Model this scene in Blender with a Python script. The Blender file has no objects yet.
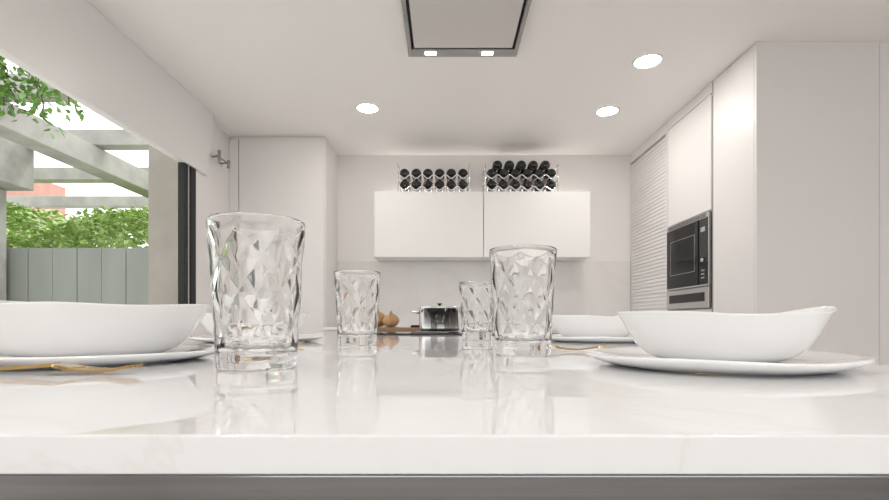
import bpy, bmesh, math, random
from mathutils import Matrix, Vector
random.seed(7)
scene = bpy.context.scene
COL = scene.collection
CAMZ = 0.942
CEIL = CAMZ + 1.53
TOP = 0.90   # island worktop height
scene.view_settings.view_transform = 'Standard'
scene.view_settings.look = 'None'
scene.view_settings.gamma = 1.12

# ------------------------------------------------------------ materials
def mat(name, col, rough=0.5, metal=0.0, trans=0.0, ior=1.45, noise=None, emit=None, coat=0.0, bump=None, spec=0.5):
    m = bpy.data.materials.new(name); m.use_nodes = True
    nt = m.node_tree; b = nt.nodes['Principled BSDF']
    b.inputs['Base Color'].default_value = (*col, 1)
    b.inputs['Roughness'].default_value = rough
    b.inputs['Metallic'].default_value = metal
    b.inputs['Transmission Weight'].default_value = trans
    b.inputs['IOR'].default_value = ior
    b.inputs['Coat Weight'].default_value = coat
    b.inputs['Specular IOR Level'].default_value = spec
    if noise:
        sc, c2, stretch = noise
        tc = nt.nodes.new('ShaderNodeTexCoord'); mp = nt.nodes.new('ShaderNodeMapping')
        mp.inputs['Scale'].default_value = stretch
        n = nt.nodes.new('ShaderNodeTexNoise'); n.inputs['Scale'].default_value = sc; n.inputs['Detail'].default_value = 5
        r = nt.nodes.new('ShaderNodeValToRGB')
        r.color_ramp.elements[0].position = .35; r.color_ramp.elements[1].position = .65
        r.color_ramp.elements[0].color = (*col, 1); r.color_ramp.elements[1].color = (*c2, 1)
        nt.links.new(tc.outputs['Object'], mp.inputs[0]); nt.links.new(mp.outputs[0], n.inputs[0])
        nt.links.new(n.outputs[0], r.inputs[0]); nt.links.new(r.outputs[0], b.inputs['Base Color'])
    if emit:
        b.inputs['Emission Color'].default_value = (*emit[0], 1); b.inputs['Emission Strength'].default_value = emit[1]
    return m

def marble(name, base, vein, scale, rough, width=.03):
    m = mat(name, base, rough); nt = m.node_tree; b = nt.nodes['Principled BSDF']
    tc = nt.nodes.new('ShaderNodeTexCoord')
    n = nt.nodes.new('ShaderNodeTexNoise'); n.inputs['Scale'].default_value = scale; n.inputs['Detail'].default_value = 6
    n.inputs['Distortion'].default_value = 1.2
    r = nt.nodes.new('ShaderNodeValToRGB'); e = r.color_ramp.elements
    e[0].position = .5 - width; e[0].color = (*base, 1)
    e[1].position = .5 + width; e[1].color = (*base, 1)
    k = e.new(.5); k.color = (*vein, 1)
    nt.links.new(tc.outputs['Object'], n.inputs[0]); nt.links.new(n.outputs[0], r.inputs[0]); nt.links.new(r.outputs[0], b.inputs['Base Color'])
    return m

M = {}
M['wall'] = mat('wall_paint', (.83, .80, .785), .7, noise=(3, (.82, .79, .775), (1, 1, 1)))
M['ceiling'] = mat('ceiling_paint', (.92, .89, .87), .8, noise=(2, (.91, .88, .86), (1, 1, 1)))
M['floor'] = mat('floor_tile', (.80, .78, .76), .4, noise=(4, (.76, .74, .72), (1, 1, 1)))
M['cab'] = mat('cabinet_lacquer', (.78, .752, .742), .38, noise=(2, (.77, .742, .732), (1, 1, 1)))
M['cabw'] = mat('cabinet_white_lacquer', (.80, .785, .775), .3, noise=(2, (.79, .775, .765), (1, 1, 1)))
M['gap'] = mat('shadow_gap', (.25, .24, .23), .7)
M['quartz'] = marble('white_quartz', (.85, .856, .87), (.82, .815, .805), 5.0, .02, .014)
M['splash'] = marble('backsplash_marble', (.74, .715, .695), (.71, .68, .66), 1.3, .25, .06)
M['steel'] = mat('brushed_steel', (.60, .59, .58), .25, 1, noise=(8, (.50, .50, .49), (1, 40, 40)))
M['dsteel'] = mat('dark_steel', (.33, .325, .32), .3, 1, noise=(3, (.27, .265, .26), (1, 30, 30)))
M['rail'] = mat('rail_steel', (.30, .305, .315), .15, 1, noise=(3, (.22, .225, .235), (1, 60, 60)))
M['chrome'] = mat('chrome', (.92, .92, .92), .12, 1)
M['potsteel'] = mat('pot_steel', (.85, .86, .83), .12, 1, noise=(6, (.80, .81, .78), (1, 1, 30)))
M['black'] = mat('black_glass', (.006, .006, .007), .05, spec=.25)
M['blackm'] = mat('black_metal', (.010, .010, .011), .45, spec=.2)
M['gold'] = mat('gold_metal', (.52, .34, .13), .18, 1, noise=(20, (.47, .30, .11), (1, 1, 1)))
M['ceramic'] = mat('white_porcelain', (.90, .90, .90), .08, coat=.5, noise=(4, (.89, .89, .89), (1, 1, 1)))
M['glass'] = mat('clear_glass', (1, 1, 1), 0.0, trans=1, ior=1.46)
M['bottle'] = mat('dark_bottle_glass', (.005, .005, .005), .05, spec=.5)
M['foil'] = mat('red_foil', (.12, .012, .015), .3, .5)
M['lamp'] = mat('lamp_emitter', (1, 1, 1), .5, emit=((1, .955, .90), 114))
M['lamph'] = mat('hood_lamp_emitter', (1, 1, 1), .5, emit=((1, .90, .76), 22))
M['strip'] = mat('fill_light_emitter', (1, 1, 1), .5, emit=((1, .95, .88), 20))  # added fill glow for the ceiling over the wall cabinets
M['hoodp'] = mat('hood_panel_glass', (.60, .57, .54), .12)
M['beige'] = mat('beige_render', (.28, .255, .225), .8, noise=(6, (.245, .22, .19), (1, 1, 1)))
M['concrete'] = mat('concrete', (.36, .355, .33), .85, noise=(5, (.27, .265, .245), (1, 1, 1)))
M['fence'] = mat('weathered_fence_wood', (.20, .215, .195), .8, noise=(2, (.172, .186, .168), (2, 2, .4)))
M['leaf'] = mat('hedge_leaf', (.27, .43, .09), .6, noise=(3, (.40, .55, .18), (1, 1, 1)))
M['leafd'] = mat('vine_leaf', (.07, .19, .025), .5, noise=(6, (.17, .33, .06), (1, 1, 1)))
M['bark'] = mat('bark', (.08, .05, .03), .9)
M['brick'] = mat('red_render', (.45, .24, .19), .9, noise=(5, (.40, .21, .165), (1, 1, 1)))
M['grass'] = mat('paving', (.60, .60, .55), .9, noise=(2, (.52, .53, .47), (1, 1, 1)))
M['onion'] = mat('onion_skin', (.50, .29, .13), .4, noise=(9, (.33, .17, .07), (8, 8, .5)))
M['wood'] = mat('board_wood', (.25, .14, .07), .5, noise=(6, (.18, .10, .045), (1, 12, 12)))

# ------------------------------------------------------------ helpers
def finish(name, bm, m, parent=None, smooth=False, bevel=0, seg=2, mats=None):
    bmesh.ops.recalc_face_normals(bm, faces=bm.faces)
    me = bpy.data.meshes.new(name); bm.to_mesh(me); bm.free()
    if mats:
        for x in mats: me.materials.append(x)
    else: me.materials.append(m)
    if smooth:
        for p in me.polygons: p.use_smooth = True
    o = bpy.data.objects.new(name, me); COL.objects.link(o)
    if bevel:
        md = o.modifiers.new('bevel', 'BEVEL'); md.width = bevel; md.segments = seg; md.limit_method = 'ANGLE'
        for p in me.polygons: p.use_smooth = True
        w = o.modifiers.new('wn', 'WEIGHTED_NORMAL')
    if parent: adopt(o, parent)
    return o

def adopt(o, parent):
    o.parent = parent
    o.matrix_parent_inverse = Matrix.Translation(-parent.location)

def addbox(bm, x0, x1, y0, y1, z0, z1, mi=0):
    vs = [bm.verts.new((x, y, z)) for x in (x0, x1) for y in (y0, y1) for z in (z0, z1)]
    for f in ((0, 1, 3, 2), (4, 6, 7, 5), (0, 4, 5, 1), (2, 3, 7, 6), (0, 2, 6, 4), (1, 5, 7, 3)):
        fc = bm.faces.new([vs[i] for i in f]); fc.material_index = mi

def box(name, b, m, parent=None, bevel=0.0):
    bm = bmesh.new(); addbox(bm, *b)
    return finish(name, bm, m, parent, bevel=bevel)

def boxes(name, bl, m, parent=None, bevel=0.0):
    bm = bmesh.new()
    for b in bl: addbox(bm, *b)
    return finish(name, bm, m, parent, bevel=bevel)

def lathe(bm, prof, n, cx=0, cy=0, cz=0, fr=None, fz=None, mi=0):
    rings = []
    for r, z in prof:
        if r < 1e-6:
            rings.append([bm.verts.new((cx, cy, cz + z))]); continue
        ring = []
        for i in range(n):
            a = 2 * math.pi * i / n
            rr = r * (fr(a, r, z) if fr else 1); zz = z * (fz(a, r, z) if fz else 1)
            ring.append(bm.verts.new((cx + rr * math.cos(a), cy + rr * math.sin(a), cz + zz)))
        rings.append(ring)
    for A, B in zip(rings, rings[1:]):
        for i in range(n):
            j = (i + 1) % n
            if len(A) == 1 and len(B) == 1: continue
            if len(A) == 1: f = bm.faces.new((A[0], B[i], B[j]))
            elif len(B) == 1: f = bm.faces.new((A[i], A[j], B[0]))
            else: f = bm.faces.new((A[i], A[j], B[j], B[i]))
            f.material_index = mi; f.smooth = True
    return rings

def tube(bm, pts, r, n=8, mi=0, closed=False):
    pts = [Vector(p) for p in pts]; rings = []
    L = len(pts)
    for k, p in enumerate(pts):
        if closed: t = (pts[(k + 1) % L] - pts[k - 1])
        else: t = (pts[min(k + 1, L - 1)] - pts[max(k - 1, 0)])
        t.normalize()
        up = Vector((0, 0, 1)) if abs(t.z) < .9 else Vector((0, 1, 0))
        u = t.cross(up).normalized(); v = t.cross(u)
        rr = r[k] if isinstance(r, (list, tuple)) else r
        rings.append([bm.verts.new(p + u * math.cos(2 * math.pi * i / n) * rr + v * math.sin(2 * math.pi * i / n) * rr) for i in range(n)])
    rg = range(L if closed else L - 1)
    for k in rg:
        A = rings[k]; B = rings[(k + 1) % L]
        for i in range(n):
            j = (i + 1) % n
            f = bm.faces.new((A[i], A[j], B[j], B[i])); f.smooth = True; f.material_index = mi
    if not closed:
        bm.faces.new(rings[0]).material_index = mi; bm.faces.new(list(reversed(rings[-1]))).material_index = mi

def empty(name, loc, label, cat, group=None):
    e = bpy.data.objects.new(name, None); e.empty_display_size = .05; e.location = loc; COL.objects.link(e)
    tag(e, label, cat, group); return e

def tag(o, label, cat, group=None, kind=None):
    o['label'] = label; o['category'] = cat
    if group: o['group'] = group
    if kind: o['kind'] = kind
    return o

def struct(o, label, cat='wall'):
    o['kind'] = 'structure'; o['label'] = label; o['category'] = cat
    return o

def recenter(o, loc):
    loc = Vector(loc); o.data.transform(Matrix.Translation(-loc)); o.location = loc

# ------------------------------------------------------------ room shell
XL, XR, YB, YF = -1.77, 3.0, 4.49, -2.4
SILL, HEAD, YJ = CAMZ + .085, CAMZ + 1.08, 3.31
struct(box('wall_back', (XL - .2, XR + .1, YB, YB + .1, 0, CEIL), M['wall']), 'plain off-white kitchen back wall')
struct(boxes('wall_left', [
    (XL - .03, XL, YF, .5, 0, CEIL), (XL - .03, XL, .5, YJ, 0, SILL), (XL - .03, XL, .5, 3.64, HEAD, CEIL),
    (XL - .03, XL, YJ, YB, 0, SILL), (XL - .03, XL, 3.47, 3.64, SILL, HEAD), (XL - .03, XL, 3.64, YB, SILL, CEIL)], M['wall']),
    'off-white wall with the wide open garden window')
struct(box('wall_right', (XR, XR + .1, YF, YB, 0, CEIL), M['wall']), 'off-white side wall of the kitchen')
struct(boxes('wall_front', [(XL - .03, -1.1, YF - .1, YF, 0, CEIL), (2.4, XR + .1, YF - .1, YF, 0, CEIL), (-1.1, 2.4, YF - .1, YF, 2.3, CEIL), (-1.1, 2.4, YF - .1, YF, 0, .95)], M['wall']), 'unseen off-white wall with a wide opening added for sky light')  # out of view; opening added so sky light reaches ceiling and cabinet fronts
struct(box('floor', (XL - .03, XR + .1, YF - .1, YB + .1, -.1, 0), M['floor']), 'pale beige tiled kitchen floor', 'floor')
struct(box('ceiling', (XL - .03, XR + .1, YF - .1, YB + .1, CEIL, CEIL + .12), M['ceiling']), 'smooth warm white plaster ceiling', 'ceiling')
struct(box('trim_1', (XL - .23, XL - .031, YJ, YJ + .3, 0, HEAD + .1), M['beige']), 'beige rendered outer window jamb', 'trim')
bm = bmesh.new()
prof = [(XL + .0005, HEAD), (XL + .022, HEAD), (-1.70, CEIL - .001), (XL + .0005, CEIL - .001)]
A = [bm.verts.new((x, .3, z)) for x, z in prof]; B = [bm.verts.new((x, 3.62, z)) for x, z in prof]
bm.faces.new(A); bm.faces.new(B)
for i in range(4): bm.faces.new((A[i], A[(i + 1) % 4], B[(i + 1) % 4], B[i]))
struct(finish('trim_2', bm, M['cabw'], bevel=.002), 'white raised shutter panel above the window', 'trim')
struct(box('trim_3', (XL - .2, XL + .02, .5, YJ, SILL - .03, SILL), M['quartz'], bevel=.003), 'white window sill', 'trim')
struct(box('wall_return', (2.385, XR, 2.685, 2.80, 0, CEIL), M['wall']), 'off-white wall return beside the tall cabinets')
win = boxes('window_1', [(XL - .028, XL + .012, 3.312, 3.362, SILL, HEAD), (XL - .028, XL + .012, 3.395, 3.468, SILL, HEAD)], M['blackm'], bevel=.002)
struct(win, 'black metal folding window frame', 'window')
struct(box('window_2', (XL - .02, XL + .006, 3.363, 3.394, SILL, HEAD), M['steel']), 'brushed metal window track', 'window')
# hinge bracket on the wall
bx = XL
e = empty('shutter_bracket', (bx, 3.78, CAMZ + 1.2), 'small chrome hinge bracket on the wall by the shutter panel', 'bracket')
box('mounting_plate', (bx + .0005, bx + .010, 3.70, 3.90, CAMZ + 1.235, CAMZ + 1.27), M['chrome'], e, .003)
bm = bmesh.new()
tube(bm, [(bx + .005, 3.73, CAMZ + 1.255), (bx + .075, 3.70, CAMZ + 1.262)], .008, 12)
tube(bm, [(bx + .070, 3.70, CAMZ + 1.295), (bx + .070, 3.70, CAMZ + 1.215)], .012, 12)
tube(bm, [(bx + .070, 3.70, CAMZ + 1.245), (bx + .078, 3.84, CAMZ + 1.235)], .007, 12)
tube(bm, [(bx + .078, 3.84, CAMZ + 1.265), (bx + .078, 3.84, CAMZ + 1.205)], .011, 12)
tube(bm, [(bx + .005, 3.86, CAMZ + 1.25), (bx + .078, 3.84, CAMZ + 1.245)], .007, 12)
finish('arm', bm, M['dsteel'], e)

# ------------------------------------------------------------ ceiling downlights
def downlight(x, y):
    e = empty('downlight', (x, y, CEIL), 'round recessed LED downlight glowing in the ceiling', 'ceiling light', 'recessed ceiling downlights')
    bm = bmesh.new(); lathe(bm, [(.071, 0), (.071, -.006), (.084, -.006), (.088, -.001), (.088, 0)], 40, x, y, CEIL - .0005)
    finish('rim', bm, M['cabw'], e)
    bm = bmesh.new(); lathe(bm, [(0, -.004), (.070, -.004), (.070, -.0005), (0, -.0005)], 40, x, y, CEIL)
    finish('diffuser', bm, M['lamp'], e)
for p in [(-.55, 3.50), (1.18, 3.55), (1.19, 2.87), (-.75, 1.0), (1.0, .8), (-.75, -.3), (1.1, -.4), (-.75, -1.5), (1.1, -1.5)]: downlight(*p)  # those near and behind the camera are unseen, added to brighten room and worktop

# ------------------------------------------------------------ ceiling hood
hx0, hx1, hy0, hy1, hz = -.202, .405, 1.75, 2.755, CAMZ + 1.49
e = empty('ceiling_hood', (.1, 2.25, CEIL), 'flat stainless steel ceiling extractor hood with two lamps', 'extractor hood')
boxes('frame', [(hx0, hx0 + .022, hy0, hy1, hz, CEIL - .001), (hx1 - .022, hx1, hy0, hy1, hz, CEIL - .001),
                (hx0 + .022, hx1 - .022, hy1 - .075, hy1, hz, CEIL - .001), (hx0 + .022, hx1 - .022, hy0, hy0 + .075, hz, CEIL - .001)], M['dsteel'], e, .002)
box('filter_recess', (hx0 + .022, hx1 - .022, hy0 + .075, hy1 - .075, hz + .022, CEIL - .001), M['blackm'], e)
box('suction_panel', (hx0 + .037, hx1 - .037, hy0 + .095, hy1 - .093, hz - .002, hz + .018), M['hoodp'], e, .003)
for lx in (-.077, .238):
    box('lamp', (lx - .030, lx + .030, hy1 - .052, hy1 - .024, hz - .002, hz - .0003), M['lamph'], e)

# ------------------------------------------------------------ left tall cabinet
tx0, tx1, ty = XL + .003, -.98, 4.02
e = empty('tall_cabinet', ((tx0 + tx1) / 2, 4.25, 0), 'tall off-white larder cabinet with flush handleless door', 'cabinet')
box('body', (tx0, tx1, ty + .022, YB - .002, 0, CEIL - .001), M['cab'], e)
box('filler_strip', (tx0, tx0 + .075, ty + .002, ty + .0215, 0, CEIL - .03), M['cab'], e)
box('door', (tx0 + .081, tx1 - .012, ty, ty + .0215, .1, CEIL - .03), M['cab'], e, .0015)

# ------------------------------------------------------------ back wall units
e = empty('base_cabinet', (.36, 4.2, 0), 'low off-white base cabinet run along the back wall', 'cabinet')
box('plinth', (-.978, 1.698, 3.97, 4.488, 0, .1), M['cab'], e)
box('body', (-.978, 1.698, 3.93, 4.488, .1, .878), M['cab'], e)
for i in range(4):
    w = (2.676) / 4; x = -.978 + i * w
    box('door', (x + .002, x + w - .002, 3.91, 3.929, .1, .86), M['cab'], e, .0015)
o = box('back_worktop', (-.978, 1.698, 3.89, 4.488, .8785, .90), M['quartz'], bevel=.002)
tag(o, 'white quartz worktop along the back wall', 'worktop')
o = box('backsplash', (-.978, 1.698, 4.478, 4.4885, .9005, CAMZ + .555), M['splash'])
tag(o, 'pale veined marble backsplash panel behind the worktop', 'backsplash')
uz0, uz1, uy = CAMZ + .549, CAMZ + 1.107, 4.14
for k, (x0, x1) in enumerate([(-.60, .329), (.331, 1.24)]):
    e = empty('wall_cabinet', ((x0 + x1) / 2, 4.3, uz0), 'white handleless wall cabinet with a flap door carrying a bottle rack', 'cabinet', 'white wall cabinets')
    box('body', (x0, x1, uy + .021, 4.4885, uz0 + .008, uz1), M['cabw'], e)
    box('door', (x0 + .002 + (.012 if k == 0 else 0), x1 - .002 - (.014 if k == 1 else 0), uy, uy + .0205, uz0, uz1 - .004), M['cabw'], e, .0015)
    box('fill_light_strip', (x0 + .02, x1 - .02, 4.468, 4.484, uz1 + .0005, uz1 + .006), M['strip'], e)  # hidden glowing strip, added to lift the dark ceiling above the racks

# ------------------------------------------------------------ right tall units
RX, RY = 1.70, 2.67
BODYX = RX + .022
RE = 2.37
e = empty('tall_cabinet', (2.0, 2.9, 0), 'tall off-white cabinet with a broad plain side panel', 'cabinet')
box('side_panel', (RX, RE, RY, RY + .019, 0, CEIL - .001), M['cab'], e, .001)
box('body', (BODYX, RE, RY + .0195, 3.115, 0, CEIL - .001), M['cab'], e)
box('door', (RX, BODYX - .001, RY + .0225, 3.10, .1, CEIL - .006), M['cab'], e, .0015)
e = empty('oven_cabinet', (2.0, 3.42, 0), 'tall off-white cabinet housing the built-in oven', 'cabinet')
oz0, oz1 = CAMZ + .09, CAMZ + .715
boxes('body', [(BODYX, RE, 3.117, 3.735, 0, oz0 - .001), (BODYX, RE, 3.117, 3.735, oz1 + .001, CEIL - .001),
               (RE - .05, RE, 3.117, 3.735, oz0 - .001, oz1 + .001)], M['cab'], e)
box('door', (RX, BODYX - .001, 3.125, 3.728, oz1 + .006, CEIL - .075), M['cab'], e, .0015)
box('door', (RX, BODYX - .001, 3.125, 3.728, .1, oz0 - .006), M['cab'], e, .0015)
box('handle_channel', (RX + .004, RX + .018, 3.103, 3.1215, .1, CEIL - .09), M['gap'], e)
box('top_panel', (RX, BODYX - .001, 3.117, 3.735, CEIL - .07, CEIL - .001), M['cab'], e)
# oven
e = empty('built_in_oven', (1.9, 3.42, CAMZ + .23), 'compact built-in oven with black glass front and steel trim', 'oven')
oy0, oy1 = 3.13, 3.722
b0, b1 = CAMZ + .235, oz1 - .004
box('body', (BODYX - .002, RE - .06, oy0 + .01, oy1 - .01, b0 + .004, b1 - .004), M['dsteel'], e)
boxes('frame', [(RX - .012, BODYX - .003, oy0, oy1, b1 - .035, b1), (RX - .012, BODYX - .003, oy0, oy1, b0, b0 + .012),
                (RX - .012, BODYX - .003, oy0, oy0 + .008, b0 + .012, b1 - .035), (RX - .012, BODYX - .003, oy1 - .008, oy1, b0 + .012, b1 - .035)], M['steel'], e, .001)
box('control_panel', (RX - .011, BODYX - .003, oy0 + .009, oy0 + .125, b0 + .013, b1 - .036), M['black'], e)
box('door', (RX - .016, BODYX - .003, oy0 + .128, oy1 - .009, b0 + .013, b1 - .036), M['black'], e, .002)
boxes('window_frame', [(RX - .0165, RX - .0161, oy0 + .17, oy1 - .07, b1 - .125, b1 - .122), (RX - .0165, RX - .0161, oy0 + .17, oy1 - .07, b0 + .105, b0 + .108),
                       (RX - .0165, RX - .0161, oy0 + .17, oy0 + .174, b0 + .108, b1 - .125), (RX - .0165, RX - .0161, oy1 - .074, oy1 - .07, b0 + .108, b1 - .125)], M['steel'], e)
box('display', (RX - .0125, RX - .0111, oy0 + .045, oy0 + .10, b1 - .12, b1 - .09), mat('display', (.3, .35, .4), .3), e)
bm = bmesh.new()
tube(bm, [(RX - .0111, oy0 + .068, b0 + .17), (RX - .024, oy0 + .068, b0 + .17)], .013, 20)
finish('knob', bm, M['steel'], e)
for i in range(3):
    box('button', (RX - .014, RX - .0111, oy0 + .05, oy0 + .09, b0 + .05 + i * .024, b0 + .059 + i * .024), M['steel'], e)
boxes('vent_grille', [(RX - .0125, RX - .0119, oy0 + .03, oy1 - .03, b1 - .030 + i * .009, b1 - .025 + i * .009) for i in range(3)], M['blackm'], e)
# drawer
e = empty('warming_drawer', (1.9, 3.42, oz0), 'steel warming drawer with black inlay under the oven', 'drawer')
box('body', (BODYX - .002, RE - .06, oy0 + .01, oy1 - .01, oz0 + .003, CAMZ + .229), M['dsteel'], e)
box('drawer_front', (RX - .014, BODYX - .003, oy0, oy1, oz0 + .002, CAMZ + .229), M['steel'], e, .002)
box('badge_plate', (RX - .0165, RX - .0142, oy0 + .05, oy1 - .05, oz0 + .045, oz0 + .105), M['black'], e)
# tambour cabinet
e = empty('tambour_cabinet', (2.0, 4.1, 0), 'tall cabinet with a ribbed off-white roller shutter front', 'cabinet')
ty0, ty1 = 3.742, 4.486
box('body', (BODYX + .01, RE, ty0 - .005, ty1, 0, CEIL - .001), M['cab'], e)
boxes('frame', [(RX, BODYX + .009, ty0 - .004, ty0 + .02, .9, CEIL - .08), (RX, BODYX + .009, ty0 - .004, ty1, CEIL - .08, CEIL - .001), (RX, BODYX + .009, ty0 - .004, ty1, .86, .9)], M['cab'], e)
bm = bmesh.new(); z = .901; prev = None; step = .030
while z + step < CEIL - .08:
    prof = [(RX + .011, z), (RX + .003, z + .003), (RX + .003, z + step - .004), (RX + .011, z + step - .001)]
    for (xa, za) in prof:
        cur = (bm.verts.new((xa, ty0 + .021, za)), bm.verts.new((xa, ty1, za)))
        if prev: bm.faces.new((prev[0], prev[1], cur[1], cur[0]))
        prev = cur
    z += step
finish('roller_shutter', bm, M['cab'], e)
box('door', (RX, BODYX + .008, ty0, ty1 - .002, .1, .856), M['cab'], e, .0015)

# ------------------------------------------------------------ island
IX0, IX1, IY0, IY1 = -.53, .43, .182, 2.85
o = box('island_worktop', (IX0, IX1, IY0, IY1, TOP - .0149, TOP), M['quartz'], bevel=.0012)
tag(o, 'long glossy white quartz island worktop with faint veins', 'worktop')
e = empty('kitchen_island', (-.05, 1.5, 0), 'steel-framed island base with white cabinets under the worktop', 'kitchen island')
box('frame_rail', (IX0 + .02, IX1 - .02, IY0 + .004, IY1 - .02, TOP - .075, TOP - .0152), M['rail'], e, .002)
box('body', (IX0 + .03, IX1 - .03, 1.3, IY1 - .04, 0, TOP - .0755), M['cab'], e)
for lx in (IX0 + .02, IX1 - .08):
    box('leg', (lx, lx + .06, IY0 + .03, IY0 + .09, 0, TOP - .0755), M['dsteel'], e, .002)

# ------------------------------------------------------------ hob
e = empty('induction_hob', (.09, 1.86, TOP), 'black glass induction hob set on the white worktop', 'hob')
box('glass_plate', (-.23, .38, 1.6, 2.14, TOP + .0003, TOP + .005), M['black'], e, .0015)
bm = bmesh.new()
for (cx, cy) in ((-.02, 2.0), (-.08, 1.74), (.2, 1.85)):
    tube(bm, [(cx + .095 * math.cos(a * math.pi / 20), cy + .095 * math.sin(a * math.pi / 20), TOP + .0052) for a in range(40)], .0004, 4, closed=True)
finish('zone_marking', bm, mat('zone_mark', (.35, .35, .35), .5), e)

# ------------------------------------------------------------ tumblers
GH = .133
def glassmesh():
    bm = bmesh.new(); n = 252; NZ = 120; NF = 7
    prof_o = lambda z: .0345 + (.0425 - .0345) * (z / GH)
    rings = []
    def ring(r, z, relief=0):
        L = []
        for i in range(n):
            a = 2 * math.pi * i / n; rr = r
            if relief > 0:
                P = .056
                u = NF * a / (2 * math.pi) + (z - .012) / P; v = NF * a / (2 * math.pi) - (z - .012) / P
                fu = u - math.floor(u); fv = v - math.floor(v)
                d = min(fu, 1 - fu, fv, 1 - fv) * 2
                d = min(1, d / .8); d = 1 - (1 - d) ** 1.5
                rr = r - .0016 * relief * d
            L.append(bm.verts.new((rr * math.cos(a), rr * math.sin(a), z)))
        rings.append(L)
    c0 = bm.verts.new((0, 0, .0003))
    ring(.0312, .0002); ring(.0328, 0); ring(.0340, .0006); ring(.0345, .002); ring(.0348, .009); ring(.0351, .0140); ring(.0352, .0152)
    z0 = .0165
    for k in range(NZ + 1):
        z = z0 + (GH - .004 - z0) * k / NZ
        f = min(1, (z - z0) / .003, max(0, (GH - .007 - z) / .007))
        ring(prof_o(z) + .0002, z, max(f, 0))
    ring(prof_o(GH), GH - .002); ring(prof_o(GH) - .0004, GH - .0003); ring(prof_o(GH) - .0008, GH); ring(prof_o(GH) - .0013, GH - .0005)
    for k in range(14):
        z = GH - .004 - (GH - .004 - .022) * k / 13
        ring(prof_o(z) - (.0026 if k > 3 else .0014 + .0003 * k), z)
    ring(.0312, .0190); ring(.0285, .0180); ring(.014, .0178)
    c1 = bm.verts.new((0, 0, .0178))
    for A, B in zip(rings, rings[1:]):
        for i in range(n):
            j = (i + 1) % n; bm.faces.new((A[i], A[j], B[j], B[i])).smooth = True
    for i in range(n):
        j = (i + 1) % n
        bm.faces.new((c0, rings[0][j], rings[0][i])).smooth = True
        bm.faces.new((c1, rings[-1][i], rings[-1][j])).smooth = True
    return finish('drinking_glass', bm, M['glass'])
g = glassmesh(); G = [g] + [g.copy() for _ in range(3)]
for o in G[1:]: COL.objects.link(o)
for o, (x, y, r) in zip(G, [(-.171, .448, .2), (.099, .62, .9), (-.160, .90, .5), (.075, 1.13, 1.4)]):
    o.location = (x, y, TOP + .0003); o.rotation_euler = (0, 0, r)
    tag(o, 'clear tumbler with diamond-cut facets and thick base', 'glass', 'diamond-cut tumblers on the island')

# ------------------------------------------------------------ plates and bowls
def platemesh():
    bm = bmesh.new()
    fr = lambda a, r, z: 1 + (r / .134) ** 3 * (.012 * math.sin(2 * a + 1.4) + .013 * math.sin(3 * a + 1.0) + .006 * math.sin(7 * a))
    fz = lambda a, r, z: 1 + (.05 * math.sin(3 * a + 2) + .035 * math.sin(5 * a)) * (1 if r > .1 else 0)
    lathe(bm, [(0, .0012), (.096, .0012), (.099, 0), (.104, .0003), (.112, .0016), (.122, .0038), (.130, .0062), (.1340, .0084), (.1358, .0100), (.1360, .0110),
               (.1345, .0120), (.131, .0122), (.126, .0116), (.115, .0092), (.100, .0070), (.085, .0058), (.05, .0053), (0, .0053)], 96, fr=fr, fz=fz)
    return finish('dinner_plate', bm, M['ceramic'])
def bowlmesh():
    bm = bmesh.new()
    def fr(a, r, z):
        k = (r / .104) ** 4
        base = 1 / math.sqrt(math.cos(a) ** 2 + (math.sin(a) / .84) ** 2)
        return base * (1 + k * (.09 * max(0, math.cos(a)) ** 8 + .05 * max(0, -math.cos(a)) ** 8 + .006 * math.sin(5 * a)))
    def fz(a, r, z):
        k = (r / .104) ** 4
        return 1 + k * (.16 * max(0, math.cos(a)) ** 8 + .08 * max(0, -math.cos(a)) ** 6 + .018 * math.sin(3 * a + 2.6) + .015 * math.sin(5 * a + .7))
    lathe(bm, [(0, .001), (.056, .001), (.059, 0), (.064, .0008), (.075, .0055), (.0845, .0135), (.0925, .0245), (.0985, .035), (.1025, .0415), (.1029, .0426), (.1022, .0431),
               (.1010, .0420), (.0965, .035), (.0895, .025), (.081, .0155), (.071, .009), (.053, .005), (0, .0045)], 120, fr=fr, fz=fz)
    return finish('bowl', bm, M['ceramic'])
p0 = platemesh(); b0m = bowlmesh()
# x, y, rot, plate scale, bowl scale, bowl z scale, bowl dx
PL = [(.258, .468, 0, .86, .86, 1.00, .004), (-.388, .535, 2.9, 1.0, 1.09, 1.22, .003), (-.40, 1.06, 3.3, 1.0, 1.07, 1.18, -.012), (.342, 1.07, .3, .96, .98, 1.1, -.014)]
for k, (x, y, r, ps, bs, bz, dx) in enumerate(PL):
    p = p0 if k == 0 else p0.copy(); b = b0m if k == 0 else b0m.copy()
    if k: COL.objects.link(p); COL.objects.link(b)
    p.location = (x, y, TOP + .0003); p.rotation_euler = (0, 0, r); p.scale = (ps, ps, 1)
    b.location = (x + dx, y, TOP + .0066); b.rotation_euler = (0, 0, r + (-.10 if k == 0 else 0) + (.6 if k == 1 else 0)); b.scale = (bs, bs, bz)
    tag(p, 'white glazed plate with an irregular rim under a bowl', 'plate', 'white dinner plates')
    tag(b, 'white glazed bowl with a wavy pointed rim on a plate', 'bowl', 'white bowls')

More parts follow.
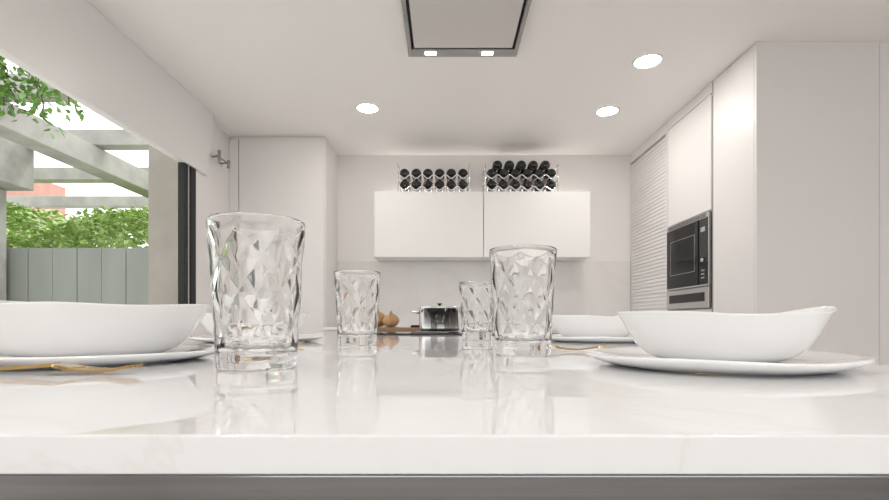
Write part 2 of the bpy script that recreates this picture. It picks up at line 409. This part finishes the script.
# ------------------------------------------------------------ forks
def forkmesh():
    bm = bmesh.new()
    def strip(pts, th):
        prev = None
        for (x, yc, hw, z) in pts:
            q = [bm.verts.new((x, yc - hw, z)), bm.verts.new((x, yc + hw, z)), bm.verts.new((x, yc + hw * .8, z + th)), bm.verts.new((x, yc - hw * .8, z + th))]
            if prev:
                for i in range(4):
                    j = (i + 1) % 4; bm.faces.new((prev[i], prev[j], q[j], q[i]))
            else: bm.faces.new(list(reversed(q)))
            prev = q
        bm.faces.new(prev)
    H = []
    for i in range(15):
        t = i / 14; x = -.105 + .155 * t
        hw = .0048 - .0026 * t if t < .85 else .0024 + (t - .85) * .02
        z = .0002 + .0060 * max(0, (t - .35) / .65) ** 1.4
        H.append((x, 0, hw, z))
    strip(H, .0028)
    strip([(.0495, 0, .0052, .0062), (.054, 0, .0088, .0058), (.060, 0, .0104, .0048), (.068, 0, .0110, .0034)], .0024)
    for j in range(4):
        yc = -.0089 + j * .0059
        strip([(.0670, yc, .0020, .0036), (.078, yc, .0019, .0024), (.088, yc, .0018, .0020), (.098, yc, .0016, .0026), (.108, yc, .0012, .0044), (.114, yc, .0007, .0060)], .0020)
    return finish('fork', bm, M['gold'], smooth=False, bevel=.0003)
f0 = forkmesh()
FK = [(-.440, .428, .04), (-.362, .394, .0), (-.36, .85, .03), (.262, .66, math.pi - .45)]
for k, (x, y, r) in enumerate(FK):
    f = f0 if k == 0 else f0.copy()
    if k: COL.objects.link(f)
    f.location = (x, y, TOP + .0002); f.rotation_euler = (0, 0, r)
    tag(f, 'slim brushed gold fork lying beside a plate', 'fork', 'gold forks')

# ------------------------------------------------------------ pot on hob
px, py, pz = -.02, 2.0, TOP + .006
e = empty('cooking_pot', (px, py, pz), 'shiny stainless steel pot with glass lid and side handles', 'pot')
bm = bmesh.new()
lathe(bm, [(0, 0), (.074, 0), (.079, .002), (.082, .006), (.083, .012), (.083, .088), (.087, .091), (.087, .094), (.082, .094), (.080, .090), (.080, .010), (.07, .006), (0, .006)], 64, px, py, pz)
finish('body', bm, M['potsteel'], e)
for s in (-1, 1):
    bm = bmesh.new()
    pts = [(px + s * (.0825 + .030 * math.sin(t * math.pi / 10)), py + .036 * math.cos(t * math.pi / 10), pz + .074 + .006 * math.sin(t * math.pi / 10)) for t in range(11)]
    tube(bm, pts, .0060, 8); finish('handle', bm, M['chrome'], e)
bm = bmesh.new(); lathe(bm, [(0, .1025), (.04, .1012), (.07, .0985), (.082, .0955), (.082, .0945), (.07, .0970), (.04, .0998), (0, .1010)], 48, px, py, pz)
finish('lid', bm, M['glass'], e)
bm = bmesh.new(); lathe(bm, [(.0815, .0945), (.0865, .0945), (.0865, .0980), (.0815, .0980), (.0815, .0945)], 48, px, py, pz)
finish('lid_rim', bm, M['chrome'], e)
bm = bmesh.new(); lathe(bm, [(0, .1026), (.005, .1026), (.005, .106), (.011, .108), (.011, .112), (0, .113)], 24, px, py, pz)
finish('lid_knob', bm, M['blackm'], e)
def leafcloud(name, m, pts, size, parent=None, droop=0.0):
    V = []; F = []
    for p in pts:
        a = random.uniform(0, 2 * math.pi); t = random.uniform(-.9, .6) - droop; s = size * random.uniform(.6, 1.25)
        d = Vector((math.cos(a) * math.cos(t), math.sin(a) * math.cos(t), math.sin(t)))
        w = d.cross(Vector((random.uniform(-.5, .5), random.uniform(-.5, .5), 1))).normalized(); n = d.cross(w)
        p = Vector(p); i = len(V)
        V += [p, p + d * s * .35 + w * s * .28 + n * s * .06, p + d * s * .72 + w * s * .2 + n * s * .04, p + d * s, p + d * s * .72 - w * s * .2 + n * s * .04, p + d * s * .35 - w * s * .28 + n * s * .06]
        F += [(i, i + 1, i + 2, i + 3), (i, i + 3, i + 4, i + 5)]
    me = bpy.data.meshes.new(name); me.from_pydata([tuple(v) for v in V], [], F); me.materials.append(m)
    o = bpy.data.objects.new(name, me); COL.objects.link(o)
    if parent: adopt(o, parent)
    return o

# ------------------------------------------------------------ board, onions, knife
o = box('cutting_board', (-.40, -.10, 2.30, 2.58, TOP + .0003, TOP + .016), M['wood'], bevel=.003)
tag(o, 'dark wooden cutting board carrying onions and a knife', 'cutting board')
def onion(x, y, r, n=0):
    bm = bmesh.new()
    pr = [(0, 0)]
    for i in range(1, 13):
        a = -math.pi / 2 + math.pi * i / 13
        pr.append((r * math.cos(a), r * .84 + r * .84 * math.sin(a)))
    pr += [(r * .16, r * 1.76), (r * .09, r * 1.95), (r * .13, r * 2.1), (0, r * 2.04)]
    lathe(bm, pr, 28, x, y, TOP + .0162, fr=lambda a, q, z: 1 + .025 * math.sin(7 * a)); o = finish('onion', bm, M['onion']); recenter(o, (x, y, TOP + .0162))
    tag(o, 'round brown-skinned onion on the cutting board', 'onion', 'onions on the cutting board')
onion(-.330, 2.42, .045); onion(-.262, 2.36, .036); onion(-.27, 2.49, .040)
e = empty('kitchen_knife', (-.17, 2.34, TOP + .0165), 'small kitchen knife with black handle on the board', 'knife')
bm = bmesh.new()
vs = [bm.verts.new(p) for p in [(-.215, 2.325, TOP + .0166), (-.16, 2.31, TOP + .0166), (-.16, 2.335, TOP + .0166), (-.20, 2.335, TOP + .0166)]]
f = bm.faces.new(vs); r = bmesh.ops.extrude_face_region(bm, geom=[f]); bmesh.ops.translate(bm, verts=[v for v in r['geom'] if isinstance(v, bmesh.types.BMVert)], vec=(0, 0, .0015))
finish('blade', bm, M['chrome'], e)
box('handle', (-.16, -.105, 2.312, 2.334, TOP + .0164, TOP + .028), M['blackm'], e, .004)

# ------------------------------------------------------------ wine racks and bottles
rz = uz1
def rack(x0, x1, rows, label):
    e = empty('wine_rack', ((x0 + x1) / 2, 4.3, rz), label, 'wine rack', 'wavy wire wine racks')
    for yy in (4.155, 4.40):
        for rw in range(rows):
            bm = bmesh.new(); n = 6; N = 72
            zb = rz + .012 + rw * .098
            tube(bm, [(x0 + .01 + (x1 - x0 - .02) * i / N, yy, zb + .016 + .016 * math.cos(2 * math.pi * i * n / N)) for i in range(N + 1)], .0045, 6)
            finish('wavy_rail', bm, M['chrome'], e)
    bm = bmesh.new()
    for xx in (x0 + .006, x1 - .006):
        for yy in (4.155, 4.40):
            tube(bm, [(xx, yy, rz + .0006), (xx, yy, rz + .235)], .006, 6)
        for zz in (rz + .10, rz + .225):
            tube(bm, [(xx, 4.155, zz), (xx, 4.40, zz)], .005, 6)
    tube(bm, [(x0 + .006, 4.40, rz + .0045), (x1 - .006, 4.40, rz + .0045)], .003, 6)
    finish('frame', bm, M['chrome'], e)
def bottlemesh(foil):
    bm = bmesh.new()
    R = .0425
    lathe(bm, [(0, .020), (R * .35, .016), (R * .60, .005), (R * .72, .0005), (R * .80, 0), (R * .90, .003), (R * .97, .010), (R, .020), (R, .19), (R * .93, .205), (R * .6, .222), (.016, .238), (.0145, .245)], 28)
    lathe(bm, [(.0145, .245), (.0158, .246), (.0158, .285), (.0172, .287), (.0172, .298), (.0155, .30), (0, .30)], 28, mi=1)
    bmesh.ops.transform(bm, matrix=Matrix.Rotation(math.radians(-90), 4, 'X'), verts=bm.verts)  # axis z -> +y
    return finish('wine_bottle', bm, None, mats=[M['bottle'], foil])
rack(-.40, .217, 2, 'silver wire wine rack with two rows of bottles')
rack(.34, .97, 2, 'silver wire wine rack piled high with bottles')
B1 = bottlemesh(M['foil']); first = True
def place(x, z):
    global first
    o = B1 if first else B1.copy()
    if not first: COL.objects.link(o)
    first = False
    o.location = (x, 4.162 + random.uniform(0, .004), z)
    tag(o, 'dark wine bottle lying in the wire rack', 'wine bottle', 'wine bottles on the wall cabinets')
for (x0, x1, rows) in ((-.40, .217, 2), (.34, .97, 3)):
    pitch = (x1 - x0 - .02) / 6
    for rw in range(2):
        for i in range(6):
            place(x0 + .01 + pitch * (i + .5), rz + .012 + .005 + .0430 + rw * .098)
    if rows == 3:
        for i in range(0, 5):
            place(x0 + .01 + pitch * (i + 1), rz + .012 + .005 + .0430 + .098 + .070)

# ------------------------------------------------------------ outside
o = box('garden_ground', (-14, 6, -12, 18, -.3, -.12), M['grass']); struct(o, 'pale garden paving around the house', 'ground')
bm = bmesh.new(); x = -7.0; i = 0
while x < -2.3:
    addbox(bm, x, x + .245, 5.0 + .004 * (i % 2), 5.03 + .004 * (i % 2), -.12, CAMZ + .755)
    x += .25; i += 1
addbox(bm, -7, -2.3, 5.022, 5.08, .2, CAMZ + .72)
o = finish('garden_fence', bm, M['fence'], bevel=.003); tag(o, 'weathered grey-green vertical board garden fence', 'fence')
pts = []
for _ in range(20000):
    x = random.uniform(-8, -2.4); y = random.uniform(5.25, 6.6)
    top = 2.14 + .20 * math.sin(x * 1.9 + .6) + .10 * math.sin(x * 4.3) + (y - 5.2) * .25
    pts.append((x, y, min(top - abs(random.gauss(0, .32)), CAMZ + 1.45)))
o = leafcloud('garden_hedge', M['leaf'], pts, .08); tag(o, 'bright green leafy hedge growing above the fence', 'hedge', kind='stuff')
e = empty('pergola', (-4.2, 5.5, -.12), 'pale concrete garden pergola with beams and a post', 'pergola')
box('beam', (-3.70, -3.48, 1.5, 11, CAMZ + 1.54, CAMZ + 1.76), M['concrete'], e, .01)
for yy in (3.8, 4.9, 6.1, 7.5, 9.2):
    box('rafter', (-9, -2.5, yy, yy + .16, CAMZ + 1.77, CAMZ + 1.93), M['concrete'], e, .01)
box('post', (-4.72, -4.42, 5.0 - .35, 4.95, -.12, CAMZ + 1.33), M['concrete'], e, .01)
box('post_capital', (-4.82, -4.20, 4.55, 5.02, CAMZ + 1.34, CAMZ + 1.76), M['concrete'], e, .01)
o = box('neighbouring_building', (-13, -11.6, 13.5, 15, -.12, CAMZ + 4.1), M['brick']); tag(o, 'red rendered house wall beyond the hedge', 'building')
e = empty('climbing_vine', (-2.5, 3.0, CAMZ + 1.8), 'leafy green climbing vine hanging from the pergola', 'vine')
pts = []; bm = bmesh.new()
for s in range(8):
    x = random.uniform(-2.9, -2.38); y = random.uniform(2.9, 3.05); z = CAMZ + 1.8; path = []
    ln = random.uniform(.33, .62)
    for k in range(12):
        t = k / 11
        path.append((x + t * random.uniform(0, .06) + .14 * t, y + .03 * math.sin(5 * t + s), z - ln * t))
        for _ in range(8): pts.append((path[-1][0] + random.gauss(0, .04), path[-1][1] + random.gauss(0, .035), path[-1][2] + random.gauss(0, .03)))
    tube(bm, path, .004, 5)
tube(bm, [(-3.45, 2.97, CAMZ + 1.8), (-2.3, 2.97, CAMZ + 1.8)], .012, 6)
finish('stem', bm, M['bark'], e)
leafcloud('foliage', M['leafd'], pts, .055, e, .3)

# ------------------------------------------------------------ world / sun
w = bpy.data.worlds.new('world'); scene.world = w; w.use_nodes = True
nt = w.node_tree; bg = nt.nodes['Background']; bg.inputs[0].default_value = (.985, .985, .98, 1); bg.inputs[1].default_value = 2.3
sd = bpy.data.lights.new('sun', 'SUN'); sd.energy = 2.2; sd.angle = .02; sd.color = (1, .96, .88)
so = bpy.data.objects.new('sun', sd); so.rotation_euler = (math.radians(-28), math.radians(14), 0); COL.objects.link(so)

# ------------------------------------------------------------ camera
cd = bpy.data.cameras.new('camera'); cd.sensor_width = 36; cd.lens = 490 / 889 * 36; cd.shift_y = 72 / 889; cd.clip_start = .01
co = bpy.data.objects.new('camera', cd); co.location = (0, 0, CAMZ); co.rotation_euler = (math.radians(90), 0, 0); COL.objects.link(co)
scene.camera = co
